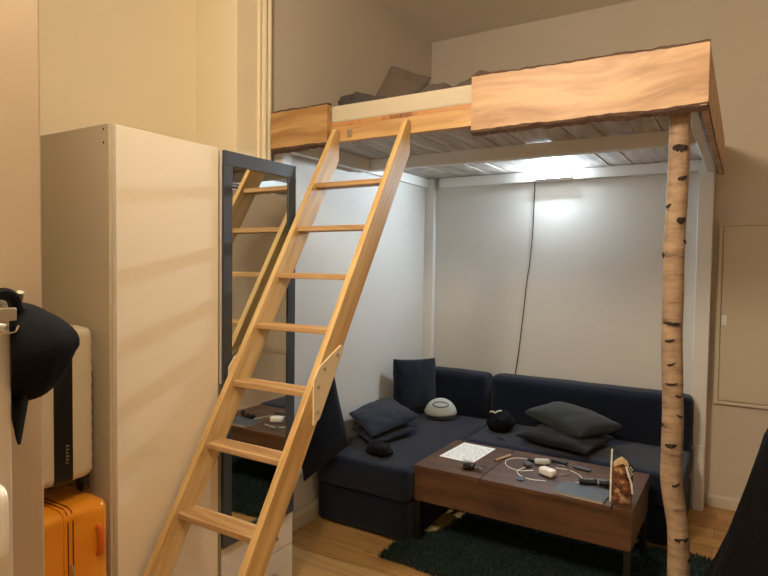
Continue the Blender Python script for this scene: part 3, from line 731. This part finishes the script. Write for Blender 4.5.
gadget('usb_stick', -0.715, 3.265, 0.048, 0.013, 0.014, -12, 'grey_cover', 'dark blue-grey stick right of the cable tangle', 'usb stick', 0.006)
# notebook
nb = empty('notebook', (-0.63, 2.92, TT), 'slate grey spiral notebook at the right front of the coffee table', 'notebook')
T_ = TR((-0.635, 2.925, TT), 0, 0, -4)
bm = B(); box(bm, -0.125, 0.115, -0.078, 0.095, 0.0, 0.007); bmesh.ops.transform(bm, matrix=T_, verts=bm.verts); obj('pages', bm, 'page', nb)
bm = B(); box(bm, -0.127, 0.117, -0.080, 0.097, 0.0072, 0.0086); bmesh.ops.transform(bm, matrix=T_, verts=bm.verts); obj('cover', bm, 'grey_cover', nb)
bm = B()
for k in range(22):
    x = -0.118+k*0.0108; pts = [Vector((x, -0.080+0.006*math.cos(a*PI/5), 0.0065+0.006*math.sin(a*PI/5))) for a in range(11)]
    tube(bm, pts, 0.0011, 5, cap=False)
bmesh.ops.transform(bm, matrix=T_, verts=bm.verts); obj('spiral_binding', bm, 'tan', nb, smooth=True)
# torch
to = empty('flashlight', (-0.61, 3.05, TT), 'black metal flashlight lying on the notebook edge beside the paper bag', 'flashlight')
T_ = TR((-0.595, 3.055, TT+0.0205), 0, 0, 20)
bm = B(); revolve(bm, [(0.014, -0.085), (0.0165, -0.083), (0.0165, 0.03), (0.020, 0.045), (0.020, 0.075), (0.017, 0.078)], (0, 0, 0), 'X', 18); bmesh.ops.transform(bm, matrix=T_, verts=bm.verts); obj('barrel', bm, 'black_plastic', to, smooth=True)
bm = B(); revolve(bm, [(0.0172, 0.0), (0.0172, 0.008)], (0, 0, 0), 'X', 18); bmesh.ops.transform(bm, matrix=T_, verts=bm.verts); obj('ring', bm, 'chrome', to, smooth=True, label='silver ring')
bm = B(); box(bm, -0.02, 0.0, -0.004, 0.004, 0.0155, 0.0195); bmesh.ops.transform(bm, matrix=T_, verts=bm.verts); obj('switch', bm, 'chrome', to, label='silver switch')
# crumpled snack bag standing at the end
sb = empty('snack_bag', (-0.463, 2.93, TT), 'brown crumpled snack bag standing on the right end of the table', 'bag')
Tb = TR((-0.463, 2.925, TT), 0, 0, 25)
bm = B(); nU, nV = 24, 22; rows = []
for j in range(nV+1):
    v = j/nV; zz = 0.185*v; row = []
    wx = 0.046*(1-0.25*v**2); wy = 0.030*(1-v)**0.7+0.004
    for i in range(nU):
        a = 2*PI*i/nU; cx_ = math.copysign(abs(math.cos(a))**0.6, math.cos(a)); sy_ = math.copysign(abs(math.sin(a))**0.8, math.sin(a))
        k = 1+0.20*noise.noise(Vector((cx_*2, sy_*2+3, zz*22)))
        row.append(bm.verts.new(Tb @ Vector((cx_*wx*k+0.006*math.sin(v*5), sy_*wy*k, zz+0.006*noise.noise(Vector((a, v*3, 1)))*(v > 0)))))
    rows.append(row)
for j in range(nV):
    for i in range(nU): bm.faces.new((rows[j][i], rows[j][(i+1) % nU], rows[j+1][(i+1) % nU], rows[j+1][i]))
bm.faces.new(rows[0][::-1]); bm.faces.new(rows[-1])
obj('bag_body', bm, 'kraft', sb, smooth=True, sharp=50)
bm = B(); pts = []
for (x, y, zz, w2) in ((-0.036, -0.012, 0.175, 0.010), (-0.02, -0.022, 0.195, 0.016), (0.0, -0.026, 0.205, 0.018), (0.022, -0.026, 0.19, 0.014), (0.03, -0.026, 0.172, 0.006)):
    pts.append((Vector((x, y, zz-w2)), Vector((x, y+0.004, zz+w2*0.6))))
pv = None
for a, b in pts:
    q = [bm.verts.new(Tb @ c) for c in (a, b, b+Vector((0, 0.012, 0)), a+Vector((0, 0.012, 0)))]
    if pv:
        for m_ in range(4): bm.faces.new((pv[m_], pv[(m_+1) % 4], q[(m_+1) % 4], q[m_]))
    else: bm.faces.new(q)
    pv = q
bm.faces.new(pv[::-1]); obj('torn_flap', bm, 'tan', sb, label='torn tan flap')
bm = B(); tube(bm, [Tb @ Vector(c) for c in ((-0.050, -0.018, 0.002), (-0.049, -0.014, 0.14), (-0.046, -0.010, 0.250))], 0.0045, 6); obj('edge_seam', bm, 'white_plastic', sb, smooth=True, label='pale upright edge strip')
bm = B(); tube(bm, smoothpts([Tb @ Vector(c) for c in ((0.012, -0.036, 0.178), (0.022, -0.040, 0.14), (0.036, -0.040, 0.10), (0.044, -0.034, 0.05))]), 0.0048, 6); obj('edge_seam', bm, 'white_plastic', sb, smooth=True, label='pale slanting strip')
bm = B()
for a in range(4):
    for b in range(5):
        if (a+b) % 2: continue
        box(bm, 0.024+a*0.006, 0.029+a*0.006, -0.020, -0.0185, 0.125+b*0.010, 0.133+b*0.010)
bmesh.ops.transform(bm, matrix=Tb, verts=bm.verts); obj('dotted_print', bm, 'page', sb, label='white dots on black')
bm = B(); box(bm, 0.020, 0.050, -0.018, -0.010, 0.10, 0.180, bev=0.002); bmesh.ops.transform(bm, matrix=Tb, verts=bm.verts); obj('side_panel', bm, 'black_plastic', sb, label='black dotted side panel')

# ------------------------------------------------------------------ rug
rg = empty('shaggy_rug', (-0.75, 3.02, 0), 'dark green shaggy rug under the coffee table', 'rug')
random.seed(5)
def rug_in(x, y):
    e = 0.028*noise.noise(Vector((x*5, y*5, 0)))
    x0, x1, y0, y1 = -1.60+e, 0.25+e, 2.60+e, 3.50+e
    if not (x0 < x < x1 and y0 < y < y1): return False
    if x < -1.42 and y > 3.10-(x+1.6)*0.2: return False      # turned-back corner
    return True
bm = B(); pts = []
n = 60
outline = [(-1.585, 2.62), (0.23, 2.62), (0.23, 3.48), (-1.40, 3.48), (-1.42, 3.12), (-1.585, 3.10)]
prism(bm, outline, 0.0005, 0.010, 'Z'); obj('backing', bm, 'rug', rg)
verts = []; faces = []; cnt = 0
while cnt < 52000:
    x = random.uniform(-1.64, 0.28); y = random.uniform(2.56, 3.54)
    if x > -0.05 and random.random() < 0.5: continue
    if not rug_in(x, y): continue
    a = random.uniform(0, 2*PI)+1.2*noise.noise(Vector((x*3, y*3, 4))); L = random.uniform(0.022, 0.040)
    lean = random.uniform(0.2, 0.95); dx, dy = math.cos(a)*L*lean, math.sin(a)*L*lean; h = L*math.sqrt(max(0.05, 1-lean*lean*0.8))
    px, py = -math.sin(a)*0.0026, math.cos(a)*0.0026; b = len(verts); z0 = 0.006
    verts += [(x-px, y-py, z0), (x+px, y+py, z0), (x+dx*0.4+px, y+dy*0.4+py, z0+h*0.7), (x+dx*0.4-px, y+dy*0.4-py, z0+h*0.7), (x+dx, y+dy, z0+h)]
    faces += [(b, b+1, b+2, b+3), (b+3, b+2, b+4)]; cnt += 1
me = bpy.data.meshes.new('pile'); org = ORG[rg.name]
me.from_pydata([(x-org.x, y-org.y, z-org.z) for x, y, z in verts], [], faces); me.materials.append(M['rug'])
o = bpy.data.objects.new('pile', me); C.objects.link(o); o.parent = rg; o['kind'] = 'stuff'

# pale board on the floor beneath the table
bm = B(); T_ = TR((-1.482, 3.12, 0.012), 0, 0, 0)
pts = [(-0.040, -0.15), (0.005, -0.15), (0.030, -0.06), (0.042, 0.06), (0.038, 0.125), (0.015, 0.14), (-0.03, 0.14), (-0.045, 0.12)]
prism(bm, pts, 0.001, 0.018, 'Z'); bmesh.ops.bevel(bm, geom=list(bm.edges), offset=0.004, segments=2, affect='EDGES'); bmesh.ops.transform(bm, matrix=T_, verts=bm.verts)
obj('slipper', bm, 'yellowish', smooth=True, label='pale yellowish flat slipper on the floor behind the left table leg', cat='slipper')

# ------------------------------------------------------------------ LED lamp and its cable
le = empty('batten_lamp', (-1.18, 4.25, 2.19), 'short glowing white batten lamp on the white back rail under the loft', 'lamp')
bm = box(B(), -1.305, -1.055, 4.240, 4.2495, 2.184, 2.240); box(bm, -1.305, -1.055, 4.228, 4.2399, 2.184, 2.190)  # shaped with an added lower lip to shield the wall from direct light
box(bm, -1.305, -1.298, 4.228, 4.2399, 2.1901, 2.2399); box(bm, -1.062, -1.055, 4.228, 4.2399, 2.1901, 2.2399)
obj('shield_housing', bm, 'white_plastic', le)
bm = B(); prism(bm, [(4.2395, 2.1905), (4.2395, 2.2385)]+[(4.2385-0.024*math.sin(PI*k/10), 2.2145+0.0235*math.cos(PI*k/10)) for k in range(1, 10)], -1.2975, -1.0625, 'X')
obj('diffuser', bm, 'led', le, smooth=True, label='glowing diffuser')
bm = B(); tube(bm, smoothpts([(-1.325, 4.24, 2.196), (-1.33, 4.29, 2.16), (-1.335, 4.292, 1.86), (-1.352, 4.292, 1.60), (-1.372, 4.292, 1.45), (-1.40, 4.292, 1.15), (-1.425, 4.292, 0.90), (-1.45, 4.292, 0.70), (-1.455, 4.29, 0.45)], 6), 0.0035, 6)
obj('power_cable', bm, 'black_plastic', smooth=True, label='thin black cable hanging down the white back wall from the lamp', cat='cable')

# ------------------------------------------------------------------ wall cabinet (fuse panel) on the right
fb = empty('fuse_box', (0.2, 4.36, 0.68), 'cream painted fuse panel with a flat door on the back wall', 'fuse box')
bm = B(); a, b, c, d = -0.139, 0.50, 0.682, 1.850; fw = 0.022
box(bm, a, a+fw, 4.352, WB, c, d, bev=0.002); box(bm, b-fw, b, 4.352, WB, c, d, bev=0.002)
box(bm, a+fw, b-fw, 4.352, WB, d-fw, d, bev=0.002); box(bm, a+fw, b-fw, 4.352, WB, c, c+fw, bev=0.002)
obj('frame', bm, 'box_paint', fb)
fd = obj('door', box(B(), a+fw+0.003, b-fw-0.003, 4.350, 4.370, c+fw+0.003, d-fw-0.003, bev=0.003), 'box_paint', fb)
bm = B(); box(bm, -0.112, -0.078, 4.343, 4.351, 1.19, 1.26, bev=0.003); obj('latch', bm, 'white_plastic', fd)

# ------------------------------------------------------------------ suitcases
def suitcase(name, label, x0, x1, y0, y1, z0, z1, mat, bandmat, ribs, bandw):
    root = empty(name, ((x0+x1)/2, (y0+y1)/2, z0), label, 'suitcase', 'suitcases stacked beside the wardrobe')
    zb = z0+0.05; bm = B()
    n = 60; m = 48; W = (y1-y0)/2; cy = (y0+y1)/2
    # body as stacked rounded outline, horizontal ribs on the two large faces
    rings = []
    R = 0.035
    H = z1-zb
    for i in range(n+1):
        v = i/n; zz = zb+H*v
        e = min(v*H, (1-v)*H); ins = R-math.sqrt(max(0, R*R-(R-min(R, e))**2))
        ring = []
        hx, hy = (x1-x0)/2-ins, W-ins
        rib = ribs*(0.5+0.5*math.sin(v*H/0.042*2*PI))
        for k in range(m):
            a = 2*PI*(k+0.5)/m; ca, sa = math.cos(a), math.sin(a)
            q = 0.28
            px = math.copysign(abs(ca)**q, ca)*hx; py = math.copysign(abs(sa)**q, sa)*hy
            if abs(px) < hx*0.97: py -= math.copysign(rib*min(1, (hx*0.97-abs(px))/0.02), py)
            ring.append(bm.verts.new(((x0+x1)/2+px, cy+py, zz)))
        rings.append(ring)
    for i in range(n):
        for k in range(m): bm.faces.new((rings[i][k], rings[i][(k+1) % m], rings[i+1][(k+1) % m], rings[i+1][k]))
    bm.faces.new(rings[0][::-1]); bm.faces.new(rings[-1])
    obj('shell', bm, mat, root, smooth=True, sharp=50)
    # zip band all round the middle
    bm = B(); o_ = 0.003; P_ = []
    r = 0.03; xa, xb, za, zc = x0-o_, x1+o_, zb-o_, z1+o_
    for cx_, cz_, a0 in ((xb-r, zc-r, 0), (xa+r, zc-r, 90), (xa+r, za+r, 180), (xb-r, za+r, 270)):
        for s in range(7):
            t = math.radians(a0+s*15); P_.append((cx_+r*math.cos(t), cz_+r*math.sin(t)))
    inn = [((x0+x1)/2+(x-(x0+x1)/2)*0.9, (zb+z1)/2+(zq-(zb+z1)/2)*0.9) for x, zq in P_]
    A = [bm.verts.new((x, cy-bandw, zq)) for x, zq in P_]; Bv = [bm.verts.new((x, cy+bandw, zq)) for x, zq in P_]
    Ci = [bm.verts.new((x, cy-bandw, zq)) for x, zq in inn]; Di = [bm.verts.new((x, cy+bandw, zq)) for x, zq in inn]
    L = len(P_)
    for i in range(L):
        j = (i+1) % L
        bm.faces.new((A[i], A[j], Bv[j], Bv[i])); bm.faces.new((Ci[i], Ci[j], Di[j], Di[i])); bm.faces.new((A[i], A[j], Ci[j], Ci[i])); bm.faces.new((Bv[i], Bv[j], Di[j], Di[i]))
    obj('zip_band', bm, bandmat, root, smooth=True, sharp=40)
    for sx in (x0+0.05, x1-0.045):
        for sy in (y0+0.03, y1-0.03):
            bm = B(); revolve(bm, [(0.012, -0.013), (0.025, -0.010), (0.025, 0.010), (0.012, 0.013)], (sx, sy, z0+0.024), 'Y', 16)
            wh = obj('wheel', bm, 'black_plastic', root, smooth=True)
            obj('wheel_fork', box(B(), sx-0.016, sx+0.016, sy-0.016, sy+0.016, z0+0.030, zb+0.01, bev=0.004), 'black_plastic', wh)
    return root
ow = suitcase('suitcase', 'glossy orange hard-shell suitcase standing beside the wardrobe', -2.26, -1.77, 0.885, 1.188, 0.0, 0.770, 'suit_orange', 'suit_orange', 0.0, 0.020)
for dy in (-0.008, 0.008):
    obj('zip', tube(B(), [(-1.7655, 1.037+dy, 0.08), (-1.7655, 1.037+dy, 0.728), (-1.775, 1.037+dy, 0.766), (-1.80, 1.037+dy, 0.775), (-2.0, 1.037+dy, 0.775)], 0.0022, 6), 'zip_red', ow, smooth=True)
bm = B(); tube(bm, smoothpts([(-1.764, 1.038, 0.60), (-1.757, 1.039, 0.585), (-1.756, 1.038, 0.555), (-1.758, 1.037, 0.535)]), 0.004, 8); obj('zip_pull', bm, 'screw', ow, smooth=True)
bm = B(); tube(bm, smoothpts([(-1.774, 1.132, 0.685), (-1.760, 1.132, 0.682), (-1.756, 1.132, 0.66), (-1.756, 1.132, 0.625), (-1.760, 1.132, 0.603), (-1.774, 1.132, 0.600)]), 0.011, 10); obj('side_handle', bm, 'suit_orange2', ow, smooth=True)
ww = suitcase('suitcase', 'off-white ribbed suitcase with black zip band standing on the orange suitcase', -2.20, -1.835, 0.935, 1.176, 0.778, 1.338, 'suit_white', 'black_plastic', 0.007, 0.030)
bm = B()
for k in range(6): box(bm, -1.8318, -1.8313, 1.062, 1.069+0.002*(k % 3), 0.90+k*0.011, 0.906+k*0.011)
obj('lettering', bm, 'grey_metal', ww, label='faint grey vertical lettering')

# ------------------------------------------------------------------ shallow cabinet and cap at the left edge
cb = empty('shoe_cabinet', (-1.13, 0.32, 0), 'shallow white cabinet standing against the partition at the left edge', 'cabinet')
obj('body', box(B(), -1.199, -1.085, 0.10, 0.530, 0.0, 1.44, bev=0.004), 'drawer', cb)
f = obj('door', box(B(), -1.085, -1.070, 0.11, 0.527, 0.03, 1.43, bev=0.004), 'drawer', cb)
bm = B(); tube(bm, smoothpts([(-1.070, 0.500, 1.165), (-1.052, 0.500, 1.160), (-1.046, 0.500, 1.14), (-1.046, 0.500, 1.075), (-1.052, 0.500, 1.055), (-1.070, 0.500, 1.050)]), 0.007, 10)
obj('handle', bm, 'white_plastic', f, smooth=True)
bm = B(); tube(bm, smoothpts([(-1.1995, 0.56, 1.478), (-1.16, 0.558, 1.475), (-1.09, 0.548, 1.478), (-1.075, 0.545, 1.495)]), 0.006, 8)
revolve(bm, [(0.018, 0.0), (0.018, 0.006)], (-1.1995, 0.56, 1.478), 'X', 16)
obj('wall_hook', bm, 'grey_metal', smooth=True, label='small grey hook on the partition holding the black cap', cat='hook')
cp = empty('baseball_cap', (-1.12, 0.55, 1.2), 'black baseball cap hanging by its strap above the white cabinet corner', 'cap')
cc = Vector((-1.118, 0.548, 1.385)); RC = Matrix.Translation(cc) @ Matrix.Rotation(math.radians(-24), 4, 'Z') @ Matrix.Translation(-cc); bm = B(); rows = []
nA, nR = 36, 14
for j in range(nR+1):
    ph = (j/nR)*PI/2; row = []
    for i in range(nA):
        a = 2*PI*i/nA
        r = math.cos(ph)**0.8 if j < nR else 0.0
        dx = 0.074*math.cos(a)*r; dz = 0.092*math.sin(a)*r; dy = 0.100*math.sin(ph)**1.1
        wob = 0.009*noise.noise(Vector((dx*14, dz*14, j*0.25)))
        row.append(bm.verts.new(cc+Vector((dx, dy*(1+0.1*math.sin(a))+wob, dz-0.30*dy*0.25))) if r > 0 or i == 0 else None)
    rows.append(row)
for j in range(nR):
    for i in range(nA):
        k = (i+1) % nA
        if rows[j+1][1] is None: bm.faces.new((rows[j][i], rows[j][k], rows[j+1][0]))
        else: bm.faces.new((rows[j][i], rows[j][k], rows[j+1][k], rows[j+1][i]))
bm.faces.new([v for v in rows[0]][::-1])
bmesh.ops.transform(bm, matrix=RC, verts=bm.verts)
cr = obj('crown', bm, 'black_cloth', cp, smooth=True, sharp=60)
obj('button', blob(tuple(RC @ Vector((-1.118, 0.643, 1.376))), (0.008, 0.004, 0.008), 1, n=0), 'black_cloth', cr, smooth=True)
bm = B(); G = {}
for i in range(17):
    for j in range(9):
        s = -1+2*i/16; t = j/8
        x = cc.x+0.068*s*(1-0.12*t); z_ = cc.z-0.078-(0.088*math.sqrt(max(0.05, 1-(0.95*s)**4)))*t+0.012*s*s; y = cc.y+0.014+0.012*(1-s*s)-0.014*t
        for q in (0, 1): G[i, j, q] = bm.verts.new((x, y+0.003*q, z_))
for i in range(16):
    for j in range(8):
        for q in (0, 1): bm.faces.new((G[i, j, q], G[i+1, j, q], G[i+1, j+1, q], G[i, j+1, q]))
for i in range(16):
    for j in (0, 8): bm.faces.new((G[i, j, 0], G[i+1, j, 0], G[i+1, j, 1], G[i, j, 1]))
for j in range(8):
    for i in (0, 16): bm.faces.new((G[i, j, 0], G[i, j+1, 0], G[i, j+1, 1], G[i, j, 1]))
bmesh.ops.transform(bm, matrix=RC, verts=bm.verts)
obj('brim', bm, 'black_cloth', cp, smooth=True, sharp=60)
bm = B(); tube(bm, smoothpts([(-1.085, 0.545, 1.45), (-1.075, 0.53, 1.487), (-1.068, 0.50, 1.492), (-1.062, 0.48, 1.47), (-1.06, 0.475, 1.43)]), 0.011, 8); st = obj('strap', bm, 'black_cloth', cp, smooth=True)
obj('buckle', box(B(), -1.062, -1.050, 0.499, 0.527, 1.448, 1.470, bev=0.002), 'screw', st, label='silver buckle')
bm = B(); tube(bm, smoothpts([(-1.058, 0.498, 1.437), (-1.056, 0.505, 1.428), (-1.056, 0.525, 1.428), (-1.058, 0.533, 1.438)]), 0.002, 6); obj('slider', bm, 'chrome', st, smooth=True)

# ------------------------------------------------------------------ chair with coat at the right edge
ch = empty('chair', (0.42, 2.12, 0), 'black chair under a draped coat at the right edge of the picture', 'chair')
obj('seat', soft(B(), 0.20, 0.62, 1.92, 2.32, 0.44, 0.49, r=0.02, n=8), 'black_cloth', ch, smooth=True)
obj('backrest', soft(B(), 0.22, 0.60, 2.27, 2.31, 0.62, 1.08, r=0.018, n=8), 'black_cloth', ch, smooth=True)
for x in (0.23, 0.59):
    for y in (1.95, 2.29):
        obj('leg', tube(B(), [(x, y, 0), (x, y, 0.445 if y < 2 else 1.0)], 0.013, 10), 'black_metal', ch, smooth=True)
bm = B(); rows = []; nA = 72; cx0, cy0 = 0.42, 2.12
prof = [(0.16, 0.60), (0.30, 0.565), (0.45, 0.525), (0.60, 0.475), (0.75, 0.435), (0.90, 0.395), (1.05, 0.35), (1.15, 0.31), (1.22, 0.24), (1.27, 0.14), (1.28, 0.03)]
for j, (zz, r) in enumerate(prof):
    row = []
    for i in range(nA):
        a = 2*PI*i/nA; fold = 1+0.035*math.sin(a*9+zz*3)*min(1, (1.3-zz)*1.4)+0.03*noise.noise(Vector((math.cos(a)*2, math.sin(a)*2, zz*4)))
        row.append(bm.verts.new((cx0+math.cos(a)*r*fold*1.0, cy0+math.sin(a)*r*fold*0.72, zz)))
    rows.append(row)
for j in range(len(rows)-1):
    for i in range(nA): bm.faces.new((rows[j][i], rows[j][(i+1) % nA], rows[j+1][(i+1) % nA], rows[j+1][i]))
bm.faces.new(rows[-1])
ct = obj('coat', bm, 'coat', smooth=True, label='black quilted coat draped over the chair at the right edge', cat='coat', sharp=80)
